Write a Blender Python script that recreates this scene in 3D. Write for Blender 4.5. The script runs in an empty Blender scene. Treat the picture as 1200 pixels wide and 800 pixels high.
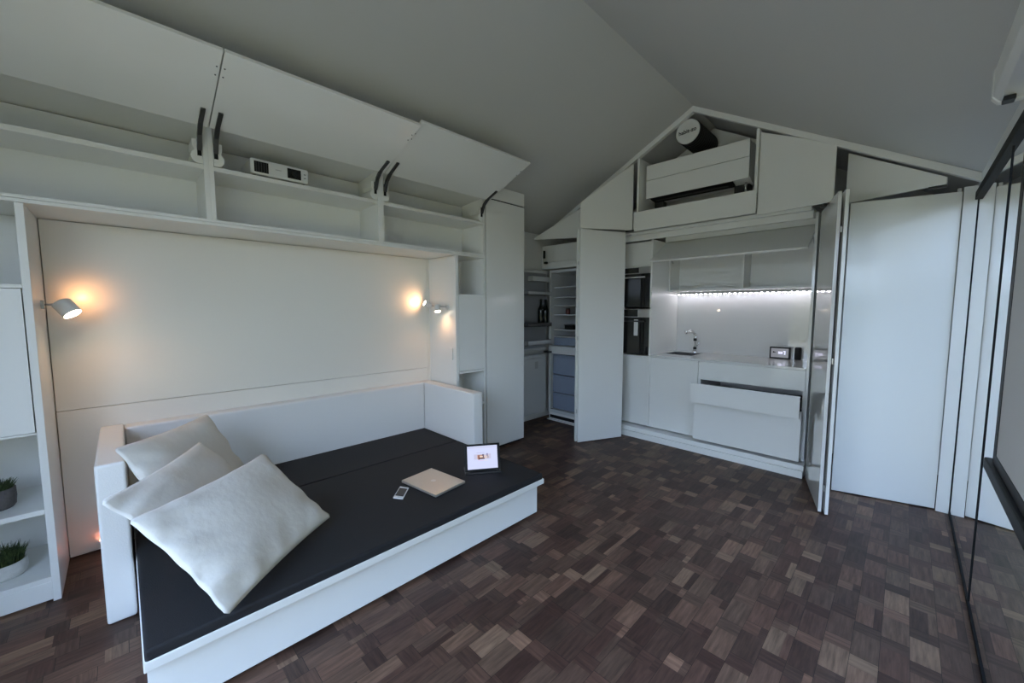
import bpy, bmesh, math, random
from mathutils import Vector, Matrix
random.seed(7)
SC = bpy.context.scene
COL = SC.collection
ORG = {}

# ------------------------------------------------------------------ materials
def principled(name):
    m = bpy.data.materials.new(name); m.use_nodes = True
    return m, m.node_tree.nodes['Principled BSDF'], m.node_tree.nodes, m.node_tree.links
def mat(name, col, rough=.5, metal=0., spec=.5, bump=0., bscale=40., coat=0., emit=None, estr=0., vary=0.):
    m, b, N, L = principled(name)
    b.inputs['Base Color'].default_value = (*col, 1)
    b.inputs['Roughness'].default_value = rough
    b.inputs['Metallic'].default_value = metal
    b.inputs['Specular IOR Level'].default_value = spec
    b.inputs['Coat Weight'].default_value = coat
    b.inputs['Coat Roughness'].default_value = .04
    tc = N.new('ShaderNodeTexCoord')
    nz = N.new('ShaderNodeTexNoise'); nz.inputs['Scale'].default_value = bscale
    nz.inputs['Detail'].default_value = 4
    L.new(tc.outputs['Object'], nz.inputs['Vector'])
    if vary:
        mr = N.new('ShaderNodeMixRGB'); mr.inputs[1].default_value = (*[c*(1-vary) for c in col], 1)
        mr.inputs[2].default_value = (*[min(1, c*(1+vary)) for c in col], 1)
        L.new(nz.outputs['Fac'], mr.inputs[0]); L.new(mr.outputs[0], b.inputs['Base Color'])
    if bump:
        bp = N.new('ShaderNodeBump'); bp.inputs['Strength'].default_value = bump; bp.inputs['Distance'].default_value = .01
        L.new(nz.outputs['Fac'], bp.inputs['Height']); L.new(bp.outputs['Normal'], b.inputs['Normal'])
    if emit:
        b.inputs['Emission Color'].default_value = (*emit, 1); b.inputs['Emission Strength'].default_value = estr
    return m

WHITE = (.80, .80, .775)
M = {}
M['white'] = mat('white_lacquer', WHITE, .32, vary=.012, bscale=3)
M['gloss'] = mat('white_gloss_lacquer', WHITE, .10, vary=.01, bscale=3)
M['mirrorgloss'] = mat('polished_white_lacquer', (.72, .72, .70), .03, coat=.6, vary=.01, bscale=3)
M['wallpanel'] = mat('satin_white_panel', (.82, .79, .725), .30, spec=.6, vary=.01, bscale=2)
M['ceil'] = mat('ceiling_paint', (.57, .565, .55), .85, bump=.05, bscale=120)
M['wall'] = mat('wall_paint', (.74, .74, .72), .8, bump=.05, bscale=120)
M['screencase'] = mat('screen_housing_white', (.66, .66, .65), .45)
M['dark'] = mat('black_plastic', (.011, .011, .012), .5, spec=.25)
M['hinge'] = mat('dark_grey_metal', (.05, .05, .052), .4, metal=.4)
M['rail'] = mat('black_rail', (.010, .010, .011), .6, spec=.15)
def glass_mat():
    m = bpy.data.materials.new('window_glass'); m.use_nodes = True; N, L = m.node_tree.nodes, m.node_tree.links
    N.remove(N['Principled BSDF']); out = N['Material Output']
    tr = N.new('ShaderNodeBsdfTransparent'); tr.inputs[0].default_value = (.58, .59, .60, 1)
    gl = N.new('ShaderNodeBsdfGlossy'); gl.inputs['Roughness'].default_value = .01; gl.inputs[0].default_value = (1, 1, 1, 1)
    fr = N.new('ShaderNodeFresnel'); fr.inputs[0].default_value = 1.5
    ge = N.new('ShaderNodeNewGeometry'); inv = N.new('ShaderNodeMath'); inv.operation = 'SUBTRACT'; inv.inputs[0].default_value = 1
    L.new(ge.outputs['Backfacing'], inv.inputs[1])
    mu = N.new('ShaderNodeMath'); mu.operation = 'MULTIPLY'; om = N.new('ShaderNodeMath'); om.operation = 'SUBTRACT'; om.inputs[0].default_value = 1; L.new(fr.outputs[0], om.inputs[1])
    pw = N.new('ShaderNodeMath'); pw.operation = 'POWER'; L.new(om.outputs[0], pw.inputs[0]); pw.inputs[1].default_value = 4   # four air-glass faces of a double pane
    rf = N.new('ShaderNodeMath'); rf.operation = 'SUBTRACT'; rf.inputs[0].default_value = 1; L.new(pw.outputs[0], rf.inputs[1])
    L.new(rf.outputs[0], mu.inputs[0]); L.new(inv.outputs[0], mu.inputs[1])
    mx = N.new('ShaderNodeMixShader'); L.new(mu.outputs[0], mx.inputs[0]); L.new(tr.outputs[0], mx.inputs[1]); L.new(gl.outputs[0], mx.inputs[2])
    L.new(mx.outputs[0], out.inputs['Surface'])
    return m
M['glass'] = glass_mat()
M['mattress'] = mat('charcoal_upholstery', (.017, .017, .019), .7, bump=.35, bscale=350, spec=.3)
M['leather'] = mat('white_faux_leather', (.80, .79, .77), .45, bump=.12, bscale=160)
M['linen'] = mat('white_linen', (.71, .675, .62), .9, bump=.25, bscale=26, spec=.15)
M['alu'] = mat('brushed_aluminium', (.62, .585, .53), .38, metal=.75)
M['steel'] = mat('stainless_steel', (.52, .52, .52), .3, metal=.9, vary=.06, bscale=30)
M['sinksteel'] = mat('sink_steel', (.18, .18, .19), .35, metal=.8)
M['chrome'] = mat('chrome', (.8, .8, .8), .08, metal=1)
M['ovenglass'] = mat('black_oven_glass', (.01, .01, .011), .06)
M['gplate'] = mat('grey_plate', (.45, .45, .45), .4)
M['worktop'] = mat('white_worktop', (.74, .74, .73), .10, coat=.3, vary=.01, bscale=60)
M['splash'] = mat('white_back_painted_glass', (.66, .66, .65), .03, spec=.6)
M['fridge'] = mat('fridge_white', (.62, .63, .63), .4)
M['fridgein_shaded'] = mat('fridge_liner_shaded', (.30, .31, .33), .35)  # shade of the fridge nook is put into this darker liner colour
M['drawerplastic'] = mat('frosted_drawer_plastic', (.22, .26, .34), .3)
M['glassshelf'] = mat('fridge_shelf_edge', (.60, .62, .64), .2)
M['bottle'] = mat('dark_green_bottle_glass', (.008, .012, .009), .1)
M['capred'] = mat('red_jar', (.10, .012, .01), .4)
M['duct'] = mat('black_duct', (.015, .015, .016), .45, bump=.4, bscale=60)
M['label'] = mat('white_cover_disc', (.72, .72, .70), .5)
M['ink'] = mat('black_ink', (.02, .02, .02), .6)
M['pottex'] = mat('mottled_white_pot', (.62, .62, .60), .7, vary=.25, bscale=35, bump=.3)
M['potgrey'] = mat('grey_wicker_pot', (.11, .10, .10), .8, vary=.4, bscale=60, bump=.6)
M['soil'] = mat('potting_soil', (.03, .02, .015), .95, bump=.5)
M['projector'] = mat('projector_white', (.72, .72, .71), .4)
M['lamp'] = mat('lamp_white', (.70, .70, .69), .35)
M['bulb'] = mat('lamp_glow', (1, 1, 1), .3, emit=(1.0, .80, .55), estr=32)
M['led'] = mat('led_glow', (1, 1, 1), .3, emit=(.92, .90, 1.0), estr=34)
M['pinkled'] = mat('warm_pink_led', (1, .6, .5), .3, emit=(1.0, .32, .20), estr=14)
M['lcd'] = mat('clock_display', (.2, .2, .22), .2, emit=(.5, .5, .55), estr=.25)
M['lcdlit'] = mat('clock_digits', (.6, .6, .7), .2, emit=(.78, .76, 1.0), estr=.7)
M['screen'] = mat('projection_cloth', (.58, .57, .56), .9)
M['lawn'] = mat('lawn_grass', (.26, .215, .09), .9, vary=.2, bscale=8)
M['terrace'] = mat('pale_terrace', (.36, .31, .20), .8, vary=.05, bscale=3)
M['sky_block_hedge'] = mat('sky_block_leaves', (.15, .155, .06), .9, vary=.4, bscale=3)
M['phone'] = mat('phone_white', (.75, .75, .75), .2)
M['phoneglass'] = mat('phone_screen_off', (.02, .02, .022), .08)

def grass_mat():
    m, b, N, L = principled('grass_blades')
    oi = N.new('ShaderNodeTexNoise'); tc = N.new('ShaderNodeTexCoord'); oi.inputs['Scale'].default_value = 60
    L.new(tc.outputs['Object'], oi.inputs['Vector'])
    r = N.new('ShaderNodeValToRGB'); r.color_ramp.elements[0].color = (.014, .034, .010, 1); r.color_ramp.elements[1].color = (.085, .125, .04, 1)
    r.color_ramp.elements[0].position = .35; r.color_ramp.elements[1].position = .65
    L.new(oi.outputs['Fac'], r.inputs[0]); L.new(r.outputs[0], b.inputs['Base Color'])
    b.inputs['Roughness'].default_value = .6
    return m
M['grass'] = grass_mat()

def tablet_mat():   # page with a small picture in its middle, laid out in the screen's own coordinates
    m, b, N, L = principled('tablet_display')
    tc = N.new('ShaderNodeTexCoord'); sp = N.new('ShaderNodeSeparateXYZ'); L.new(tc.outputs['UV'], sp.inputs[0])
    def mathn(op, a, c, d=None):
        n = N.new('ShaderNodeMath'); n.operation = op
        for i, v in enumerate((a, c) if d is None else (a, c, d)):
            if isinstance(v, (int, float)): n.inputs[i].default_value = v
            else: L.new(v, n.inputs[i])
        return n.outputs[0]
    U, V = sp.outputs[0], sp.outputs[1]
    def rect(cu, cv, hu, hv):
        a = mathn('LESS_THAN', mathn('ABSOLUTE', mathn('SUBTRACT', U, cu), 0), hu)
        c = mathn('LESS_THAN', mathn('ABSOLUTE', mathn('SUBTRACT', V, cv), 0), hv)
        return mathn('MULTIPLY', a, c)
    cur = None
    base = (.56, .60, .84)
    spec = [((.5, .93, .48, .012), (.50, .48, .62)), ((.44, .70, .13, .008), (.38, .36, .60)), ((.50, .53, .28, .11), (.49, .48, .66)),
            ((.52, .51, .20, .07), (.62, .50, .50)), ((.44, .52, .11, .09), (.45, .26, .22)), ((.47, .45, .10, .03), (.10, .04, .04)),
            ((.38, .50, .02, .10), (.16, .05, .04)), ((.52, .56, .025, .07), (.08, .06, .12)), ((.66, .60, .015, .06), (.08, .07, .20)),
            ((.46, .53, .05, .03), (.75, .58, .50)), ((.68, .50, .03, .05), (.36, .33, .42)), ((.62, .36, .06, .012), (.72, .66, .62)), ((.44, .36, .09, .012), (.66, .50, .74))]
    for r, c in spec:
        mx = N.new('ShaderNodeMixRGB'); L.new(rect(*r), mx.inputs[0])
        if cur is None: mx.inputs[1].default_value = (*base, 1)
        else: L.new(cur, mx.inputs[1])
        mx.inputs[2].default_value = (*c, 1); cur = mx.outputs[0]
    b.inputs['Base Color'].default_value = (.02, .02, .02, 1)
    L.new(cur, b.inputs['Emission Color']); b.inputs['Emission Strength'].default_value = 1.0
    b.inputs['Roughness'].default_value = .1
    return m
M['tablet'] = tablet_mat()

def floor_mat():
    m, b, N, L = principled('walnut_block_parquet')
    tc = N.new('ShaderNodeTexCoord'); sp = N.new('ShaderNodeSeparateXYZ'); L.new(tc.outputs['Object'], sp.inputs[0])
    def mathn(op, a, c=0., d=None):
        n = N.new('ShaderNodeMath'); n.operation = op
        for i, v in enumerate((a, c) if d is None else (a, c, d)):
            if isinstance(v, (int, float)): n.inputs[i].default_value = v
            else: L.new(v, n.inputs[i])
        return n.outputs[0]
    def wn(x, y, z):
        cb = N.new('ShaderNodeCombineXYZ')
        for i, v in enumerate((x, y, z)):
            if isinstance(v, (int, float)): cb.inputs[i].default_value = v
            else: L.new(v, cb.inputs[i])
        w = N.new('ShaderNodeTexWhiteNoise'); w.noise_dimensions = '3D'; L.new(cb.outputs[0], w.inputs['Vector'])
        return w.outputs['Value']
    W, LEN = .0905, .245
    xs = mathn('DIVIDE', sp.outputs[0], W); col = mathn('FLOOR', xs); fx = mathn('FRACT', xs)
    ys = mathn('ADD', mathn('DIVIDE', sp.outputs[1], LEN), mathn('MULTIPLY', wn(col, 3.3, 1.7), 1.0))
    row = mathn('FLOOR', ys); fy = mathn('FRACT', ys)
    # a long block and a short cross block in every length
    part = mathn('GREATER_THAN', fy, .70)
    # some blocks are split down their length into a wide and a narrow strip
    r2 = wn(col, row, mathn('ADD', part, 11.))
    strip = mathn('MULTIPLY', mathn('GREATER_THAN', r2, .62), mathn('GREATER_THAN', fx, .68))
    seed = mathn('ADD', mathn('MULTIPLY', part, 5.), mathn('MULTIPLY', strip, 13.))
    v = wn(col, row, seed)
    hue = wn(col, row, mathn('ADD', seed, 47.))
    ramp = N.new('ShaderNodeValToRGB'); e = ramp.color_ramp.elements
    e[0].position = 0; e[0].color = (.047, .026, .020, 1); e[1].position = 1; e[1].color = (.205, .130, .088, 1)
    for p, c in ((.35, (.071, .041, .031)), (.62, (.097, .057, .041)), (.85, (.130, .079, .054))):
        n = e.new(p); n.color = (*c, 1)
    L.new(v, ramp.inputs[0])
    tint = N.new('ShaderNodeMixRGB'); tint.blend_type = 'MULTIPLY'; tint.inputs[0].default_value = .55
    tr = N.new('ShaderNodeValToRGB'); tr.color_ramp.elements[0].color = (1.0, .76, .70, 1); tr.color_ramp.elements[1].color = (.95, .98, .88, 1)
    L.new(hue, tr.inputs[0]); L.new(ramp.outputs[0], tint.inputs[1]); L.new(tr.outputs[0], tint.inputs[2])
    # grain, along the block on long ones and across on short ones
    def grain(sx, sy):
        mp = N.new('ShaderNodeCombineXYZ')
        L.new(mathn('MULTIPLY', sp.outputs[0], sx), mp.inputs[0]); L.new(mathn('MULTIPLY', sp.outputs[1], sy), mp.inputs[1])
        L.new(mathn('MULTIPLY', v, 37.), mp.inputs[2])
        nz = N.new('ShaderNodeTexNoise'); nz.inputs['Scale'].default_value = 1; nz.inputs['Detail'].default_value = 5
        nz.inputs['Roughness'].default_value = .6
        L.new(mp.outputs[0], nz.inputs['Vector']); return nz.outputs['Fac']
    gm = N.new('ShaderNodeMixRGB'); L.new(part, gm.inputs[0]); L.new(grain(75, 7), gm.inputs[1]); L.new(grain(7, 75), gm.inputs[2])
    gr = N.new('ShaderNodeMapRange'); gr.inputs['From Min'].default_value = .3; gr.inputs['From Max'].default_value = .7
    gr.inputs['To Min'].default_value = .62; gr.inputs['To Max'].default_value = 1.38; L.new(gm.outputs[0], gr.inputs['Value'])
    fin = N.new('ShaderNodeMixRGB'); fin.blend_type = 'MULTIPLY'; fin.inputs[0].default_value = 1
    L.new(tint.outputs[0], fin.inputs[1]); L.new(gr.outputs[0], fin.inputs[2])
    # fine joints
    j = mathn('MAXIMUM', mathn('GREATER_THAN', mathn('ABSOLUTE', mathn('SUBTRACT', fx, .5)), .492), mathn('GREATER_THAN', mathn('ABSOLUTE', mathn('SUBTRACT', fy, .5)), .496))
    jm = N.new('ShaderNodeMixRGB'); L.new(j, jm.inputs[0]); L.new(fin.outputs[0], jm.inputs[1]); jm.inputs[2].default_value = (.012, .008, .006, 1)
    L.new(jm.outputs[0], b.inputs['Base Color'])
    b.inputs['Roughness'].default_value = .48
    b.inputs['Specular IOR Level'].default_value = .30
    return m
M['floor'] = floor_mat()

# ------------------------------------------------------------------ mesh helpers
def BM(): return bmesh.new()
def box(bm, x0, x1, y0, y1, z0, z1):
    vs = [bm.verts.new(p) for p in ((x0,y0,z0),(x1,y0,z0),(x1,y1,z0),(x0,y1,z0),(x0,y0,z1),(x1,y0,z1),(x1,y1,z1),(x0,y1,z1))]
    for f in ((0,3,2,1),(4,5,6,7),(0,1,5,4),(1,2,6,5),(2,3,7,6),(3,0,4,7)): bm.faces.new([vs[i] for i in f])
    return bm
def prism(bm, pts, off):
    """closed solid: polygon pts (3-D) swept by vector off"""
    a = [bm.verts.new(p) for p in pts]; o = Vector(off)
    c = [bm.verts.new(Vector(p)+o) for p in pts]
    bm.faces.new(a); bm.faces.new(list(reversed(c)))
    n = len(pts)
    for i in range(n): bm.faces.new((a[(i+1) % n], a[i], c[i], c[(i+1) % n]))
    return bm
def frame_of(d):
    d = Vector(d).normalized(); u = d.cross(Vector((0,0,1)))
    if u.length < 1e-4: u = Vector((1,0,0))
    u.normalize(); return d, u, d.cross(u)
def tube(bm, path, radii, seg=16, cap=True):
    """round section swept along a path; radii one per point"""
    if not hasattr(radii, '__len__'): radii = [radii]*len(path)
    path = [Vector(p) for p in path]; rings = []
    for i, p in enumerate(path):
        d = path[min(i+1, len(path)-1)]-path[max(i-1, 0)]
        d, u, w = frame_of(d)
        rings.append([bm.verts.new(p+radii[i]*(math.cos(2*math.pi*k/seg)*u+math.sin(2*math.pi*k/seg)*w)) for k in range(seg)])
    for a, c in zip(rings, rings[1:]):
        for k in range(seg): bm.faces.new((a[k], a[(k+1) % seg], c[(k+1) % seg], c[k]))
    if cap:
        bm.faces.new(list(reversed(rings[0]))); bm.faces.new(rings[-1])
    return bm
def lathe(bm, c, prof, seg=28):
    rings = []
    for r, z in prof:
        rings.append([bm.verts.new((c[0]+r*math.cos(2*math.pi*k/seg), c[1]+r*math.sin(2*math.pi*k/seg), c[2]+z)) for k in range(seg)])
    for a, b_ in zip(rings, rings[1:]):
        for k in range(seg): bm.faces.new((a[k], a[(k+1) % seg], b_[(k+1) % seg], b_[k]))
    bm.faces.new(list(reversed(rings[0]))); bm.faces.new(rings[-1])
    return bm
def leaf(bm, p0, p1, thick, z0, z1, z1b=None, z0b=None):
    """upright slab; its seen face runs p0->p1, thickness to the left of that direction"""
    p0, p1 = Vector((*p0, 0)), Vector((*p1, 0)); d = (p1-p0).normalized(); n = Vector((-d.y, d.x, 0))*thick
    z1b = z1 if z1b is None else z1b; z0b = z0 if z0b is None else z0b
    pts = [(p0.x, p0.y, z0), (p1.x, p1.y, z0b), (p1.x, p1.y, z1b), (p0.x, p0.y, z1)]
    return prism(bm, pts, n)
def obj(name, bm, m, parent=None, bevel=0., smooth=False, seg=2):
    bmesh.ops.recalc_face_normals(bm, faces=bm.faces)
    if bevel:
        bmesh.ops.bevel(bm, geom=list(bm.edges), offset=bevel, segments=seg, profile=.6, affect='EDGES', clamp_overlap=True)
    o0 = ORG.get(parent.name, Vector((0,0,0))) if parent else Vector((0,0,0))
    if parent: bmesh.ops.translate(bm, verts=bm.verts, vec=-o0)
    me = bpy.data.meshes.new(name); bm.to_mesh(me); bm.free()
    me.materials.append(M[m] if isinstance(m, str) else m)
    if smooth:
        for p in me.polygons: p.use_smooth = True
    o = bpy.data.objects.new(name, me); COL.objects.link(o)
    if parent: o.parent = parent; ORG[o.name] = o0
    return o
def part(name, shapes, m, parent, bevel=.0015, **k):
    bm = BM()
    for s in shapes: box(bm, *s)
    return obj(name, bm, m, parent, bevel, **k)
def thing(name, label, cat, loc=(0,0,0), group=None):
    o = bpy.data.objects.new(name, None); COL.objects.link(o); o.location = loc; o.empty_display_size = .1
    o['label'] = label; o['category'] = cat
    if group: o['group'] = group
    ORG[o.name] = Vector(loc)
    return o
def tag(o, label, cat, group=None, kind=None):
    o['label'] = label; o['category'] = cat
    if group: o['group'] = group
    if kind: o['kind'] = kind
    return o
def recenter(o):
    """origin of a one-mesh thing to the middle of its base"""
    me = o.data; xs = [v.co for v in me.vertices]
    c = Vector(((min(v.x for v in xs)+max(v.x for v in xs))/2, (min(v.y for v in xs)+max(v.y for v in xs))/2, min(v.z for v in xs)))
    me.transform(Matrix.Translation(-c)); o.location = c
    return o
def struct(name, bm, m, label=None, bevel=0.):
    o = obj(name, bm, m, None, bevel); o['kind'] = 'structure'
    if label: o['label'] = label
    return o

# ------------------------------------------------------------------ camera
cd = bpy.data.cameras.new('camera'); cam = bpy.data.objects.new('camera', cd); COL.objects.link(cam)
cam.location = (0, 0, 1.46); cam.rotation_euler = (math.radians(90-4.661), 0, math.radians(45.106))
cd.sensor_width = 36; cd.lens = 460.376/1200*36; cd.clip_start = .02
SC.camera = cam

# ------------------------------------------------------------------ the setting
RX, RZ = -1.56, 3.405
def cz(x): return RZ-(RX-x)*.515 if x < RX else RZ-(x-RX)*.573
XL, XR, YB, YF = -3.45, .29, -1.0, 5.05
struct('floor', box(BM(), XL-.1, XR+.12, YB-.05, YF+.1, -.05, 0), 'floor', 'dark brown parquet floor of small mixed walnut blocks')
bm = BM()
prism(bm, [(XL-.1, YB, cz(XL-.1)), (RX, YB, RZ), (RX, YB, RZ+.06), (XL-.1, YB, cz(XL-.1)+.06)], (0, YF-YB+.1, 0))
prism(bm, [(RX, YB, RZ), (XR+.12, YB, cz(XR+.12)), (XR+.12, YB, cz(XR+.12)+.06), (RX, YB, RZ+.06)], (0, YF-YB+.1, 0))
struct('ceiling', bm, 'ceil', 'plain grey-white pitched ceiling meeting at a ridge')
struct('wall_left', box(BM(), XL-.08, XL, YB, YF, 0, cz(XL)+.02), 'wall')
bm = prism(BM(), [(XL, YF, 0), (XR, YF, 0), (XR, YF, cz(XR)), (RX, YF, RZ), (XL, YF, cz(XL))], (0, .08, 0))
struct('wall_back', bm, 'wall')
# right wall: strip over the glass, and the closet's side
bm = BM(); box(bm, XR, XR+.1, YB, -.25, 0, 2.245); box(bm, XR, XR+.1, YB, YF, 2.245, cz(XR)+.0); box(bm, XR, XR+.1, 4.14, YF, 0, 2.245)
struct('wall_right', bm, 'wall')
# wall behind the camera: a glazed gable, open to the garden below its head
bm = BM(); box(bm, XL, -1.9, YB-.08, YB, 0, 2.25)
prism(bm, [(XL, YB, 2.25), (XR, YB, 2.25), (XR, YB, cz(XR)), (RX, YB, RZ), (XL, YB, cz(XL))], (0, -.08, 0))
struct('wall_front', bm, 'wall')
RO = 1.66
# glass sliding doors on the right
for i, (a, b) in enumerate(((2.8965, 4.135), (1.66, 2.8955))):
    d = obj('door_%d' % (i+1), box(BM(), XR+.005, XR+.022, a+.0025, b-.0025, .022, 2.2), 'glass'); d['kind'] = 'structure'
    d['label'] = 'mirroring glass sliding door on the right wall'
    f = BM()
    for s in ((XR+.001, XR+.03, a, a+.0025, .012, 2.205), (XR+.001, XR+.03, b-.0025, b, .012, 2.205), (XR+.001, XR+.03, a, b, .012, .022)): box(f, *s)
    obj('frame', f, 'rail', d)
bm = box(BM(), XR-.012, XR+.04, RO, 4.14, 2.195, 2.245); struct('trim_1', bm, 'rail', 'black head rail above the glass doors')
bm = box(BM(), XR+.0005, XR+.04, RO, 4.14, 0, .012); struct('trim_2', bm, 'rail', 'thin black floor track of the glass doors')
struct('trim_3', box(BM(), .226, XR, 4.125, 4.16, 0, 2.29), 'white', 'narrow white upright trim between closet door and glass')
# gable trim boards under the ceiling
bm = BM()
for x0, x1 in ((XL, RX), (RX, XR)):
    d = .055
    prism(bm, [(x0, 4.0, cz(x0)-.003), (x1, 4.0, cz(x1)-.003), (x1, 4.0, cz(x1)-d), (x0, 4.0, cz(x0)-d)], (0, .05, 0))
struct('trim_4', bm, 'white', 'white sloping boards edging the gable under the ceiling')
# outside
struct('terrace', box(BM(), -12, 0.42, -14, YB-.1, -.2, -.06), 'terrace')
o = struct('lawn', box(BM(), .42, 16, -14, 14, -.2, -.1), 'lawn')
bm = box(BM(), 4.0, 4.9, -13, 13, -.1, 2.1)  # unseen hedge, added to hold back the low sky light on the right
bmesh.ops.subdivide_edges(bm, edges=bm.edges, cuts=40, use_grid_fill=True)
for v in bm.verts: v.co += Vector([random.uniform(-.09, .09) for _ in range(3)])
box(bm, -14, 3.9, -14.6, -13.6, -.1, 2.2); box(bm, .5, 3.9, 6.5, 7.5, -.1, 4.5)  # unseen hedge blocks, added to cut off sky at the rear and far end
struct('sky_block_hedge', bm, 'sky_block_hedge')

# ------------------------------------------------------------------ left wall furniture
FX = -2.944      # front plane of the built-in units
# --- bookcase on the left
bc = thing('bookcase', 'tall white bookcase at left edge holding two grass pots', 'bookcase', (FX-.22, -.64, 0))
part('side_panel', [(-3.40, FX, -.318, -.290, 0, 1.955)], 'white', bc)
part('side_panel', [(-3.40, FX, -.99, -.965, 0, 1.955)], 'white', bc)
part('back_panel', [(-3.40, -3.385, -.965, -.318, 0.05, 1.955)], 'white', bc, .0005)
for z0, z1 in ((.105, .130), (.453, .478), (.853, .865), (1.560, 1.577)):
    part('shelf', [(-3.385, FX-.002, -.965, -.318, z0, z1)], 'white', bc)
part('plinth', [(FX-.02, FX+.0, -.965, -.318, .012, .105)], 'white', bc)
dr = part('door', [(FX-.018, FX+.001, -.963, -.322, .867, 1.557)], 'gloss', bc)
sk = part('socket', [(-3.384, -3.378, -.435, -.375, .775, .820)], 'white', bc, .002)
part('socket_hole', [(-3.379, -3.377, -.420, -.407, .788, .806), (-3.379, -3.377, -.402, -.389, .788, .806)], 'dark', sk, 0)

# --- panelled wall that the folding bed closes into
wb = thing('wall_panelling', 'smooth white panelling behind the daybed with fine seams', 'wall panel', (-3.40, .95, 0))
part('upper_panel', [(-3.400, -3.376, -.2865, 2.168, .881, 1.9535)], 'wallpanel', wb, .002)
part('lower_panel', [(-3.400, -3.376, -.2865, 2.168, .010, .8785)], 'wallpanel', wb, .002)
part('backing_board', [(-3.42, -3.402, -.288, 2.20, 0, 1.955)], 'hinge', wb, 0)
part('edge_strip', [(-3.400, -3.3765, 2.170, 2.20, .01, 1.9535)], 'wallpanel', wb, .001)
tp = part('plug_socket', [(-3.04, -2.99, 2.190, 2.199, .985, 1.095)], 'gplate', None, .002)
tag(recenter(tp), 'small pale socket plate on the panel beside the open shelves', 'socket')
tp.data.materials[0] = M['white']

# --- open tower at the right of the bed
tw = thing('shelf_tower', 'narrow white tower with open niches right of the daybed', 'shelf unit', (FX-.2, 2.38, 0))
part('side_panel', [(-3.40, FX, 2.20, 2.232, 0, 1.955)], 'white', tw)
part('side_panel', [(-3.40, FX, 2.540, 2.562, 0, 1.955)], 'white', tw)
part('back_panel', [(-3.40, -3.30, 2.232, 2.540, .02, 1.955)], 'white', tw, 0)
for z in (.08, .52, .852, 1.583): part('shelf', [(-3.30, FX-.002, 2.232, 2.540, z, z+.02)], 'white', tw, .001)
part('door', [(FX-.018, FX+.001, 2.236, 2.560, .876, 1.583)], 'gloss', tw)
part('plinth', [(FX-.03, FX-.012, 2.232, 2.54, 0, .08)], 'white', tw)

# --- header board across bookcase, bed and tower
hb = thing('header_board', 'long white board running over bookcase, bed niche and tower', 'board', (FX-.2, .66, 1.957))
part('lower_board', [(-3.40, FX+.004, -.99, 2.565, 1.957, 1.974)], 'white', hb)
part('upper_board', [(-3.40, FX+.002, -.99, 2.565, 1.976, 1.992)], 'white', hb)

# --- three overhead units with lifted flap doors
def overhead(y0, y1, label, lift, arms, back):
    t = thing('overhead_cabinet', label, 'cabinet', (FX-.15, (y0+y1)/2, 1.992), 'overhead cabinets with lifted flap doors')
    sp = .024
    for a in (y0, y1-sp):
        bm = prism(BM(), [(FX, a, 1.992), (FX, a, 2.53), (FX-.33, a, 2.505), (FX-.33, a, 1.992)], (0, sp, 0)); obj('side_panel', bm, 'white', t, .001)
    part('back_panel', [(FX-.345, FX-.331, y0+.001, y1-.001, 1.992, 2.50)], 'white', t, 0)
    part('shelf', [(FX-.33, FX-.003, y0+sp, y1-sp, 2.276, 2.303)], 'white', t)
    bm = prism(BM(), [(FX-.02, y0, 2.531), (FX-.02, y0, 2.545), (FX-.345, y0, 2.52), (FX-.345, y0, 2.506)], (0, y1-y0, 0)); obj('top_panel', bm, 'white', t)
    h0 = Vector((-2.872, 0, 2.492)); h1 = Vector((-2.345, 0, 2.672+lift)); d = (h1-h0).normalized(); n = Vector((-d.z, 0, d.x))*.019
    a, b = y0+.003, y1-.003
    bm = prism(BM(), [(h0.x, a, h0.z), (h1.x, a, h1.z), (h1.x+n.x, a, h1.z+n.z), (h0.x+n.x, a, h0.z+n.z)], (0, b-a, 0))
    f = obj('flap_door', bm, 'gloss', t, .0015)
    # hinge screw heads near the flap's outer corners
    for yy in arms:
        s = 1 if yy == y1 else -1
        for k in (.40, .455):
            c = h0+d*k; bm = BM(); bmesh.ops.create_uvsphere(bm, u_segments=8, v_segments=6, radius=.004, matrix=Matrix.Translation((c.x, yy-s*.016, c.z)))
            obj('screw', bm, 'hinge', f)
        yi = yy-s*(sp+.001)            # inner face of the side panel
        # rounded white cover of the lift mechanism
        pts = [(FX-.004, yi, 2.306), (FX-.004, yi, 2.438), (FX-.004, yi-s*.046, 2.438), (FX-.004, yi-s*.046, 2.402)]
        for k in range(13):
            an = math.radians(62-152*k/12); pts.append((FX-.004, yi-s*(.019+.036*math.cos(an)), 2.344+.038*math.sin(an)))
        obj('lift_mechanism', prism(BM(), pts, (-.15, 0, 0)), 'white', t, .0015)
        part('lift_slot', [(FX-.03, FX-.001, min(yi-s*.004, yi-s*.024), max(yi-s*.004, yi-s*.024), 2.348, 2.436)], 'dark', t, 0)
        ya = yi-s*.003
        bm = BM()
        p = [Vector((FX+.0, ya, 2.385)), Vector((FX+.035, ya, 2.455)), Vector((FX+.10, ya, 2.505)), Vector((FX+.205, ya, 2.538+lift*.3))]
        for q0, q1 in zip(p, p[1:]):
            dd = (q1-q0).normalized(); nn = Vector((-dd.z, 0, dd.x))*.011
            prism(bm, [q0-nn-dd*.006, q1-nn+dd*.006, q1+nn+dd*.006, q0+nn-dd*.006], (0, -s*.022, 0))
        obj('lift_arm', bm, 'hinge', t, .002)
    return t
overhead(-.99, .4199, 'leftmost overhead cabinet with its flap door lifted, above the bookcase', 0, (.4199,), 0)
overhead(.4201, 1.4899, 'middle overhead cabinet with lifted flap door, projector on its shelf', 0, (.4201, 1.4899), 0)
overhead(1.4901, 2.562, 'rightmost overhead cabinet with lifted flap, next to the tall cupboard', .028, (1.4901, 2.562), 0)

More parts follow.
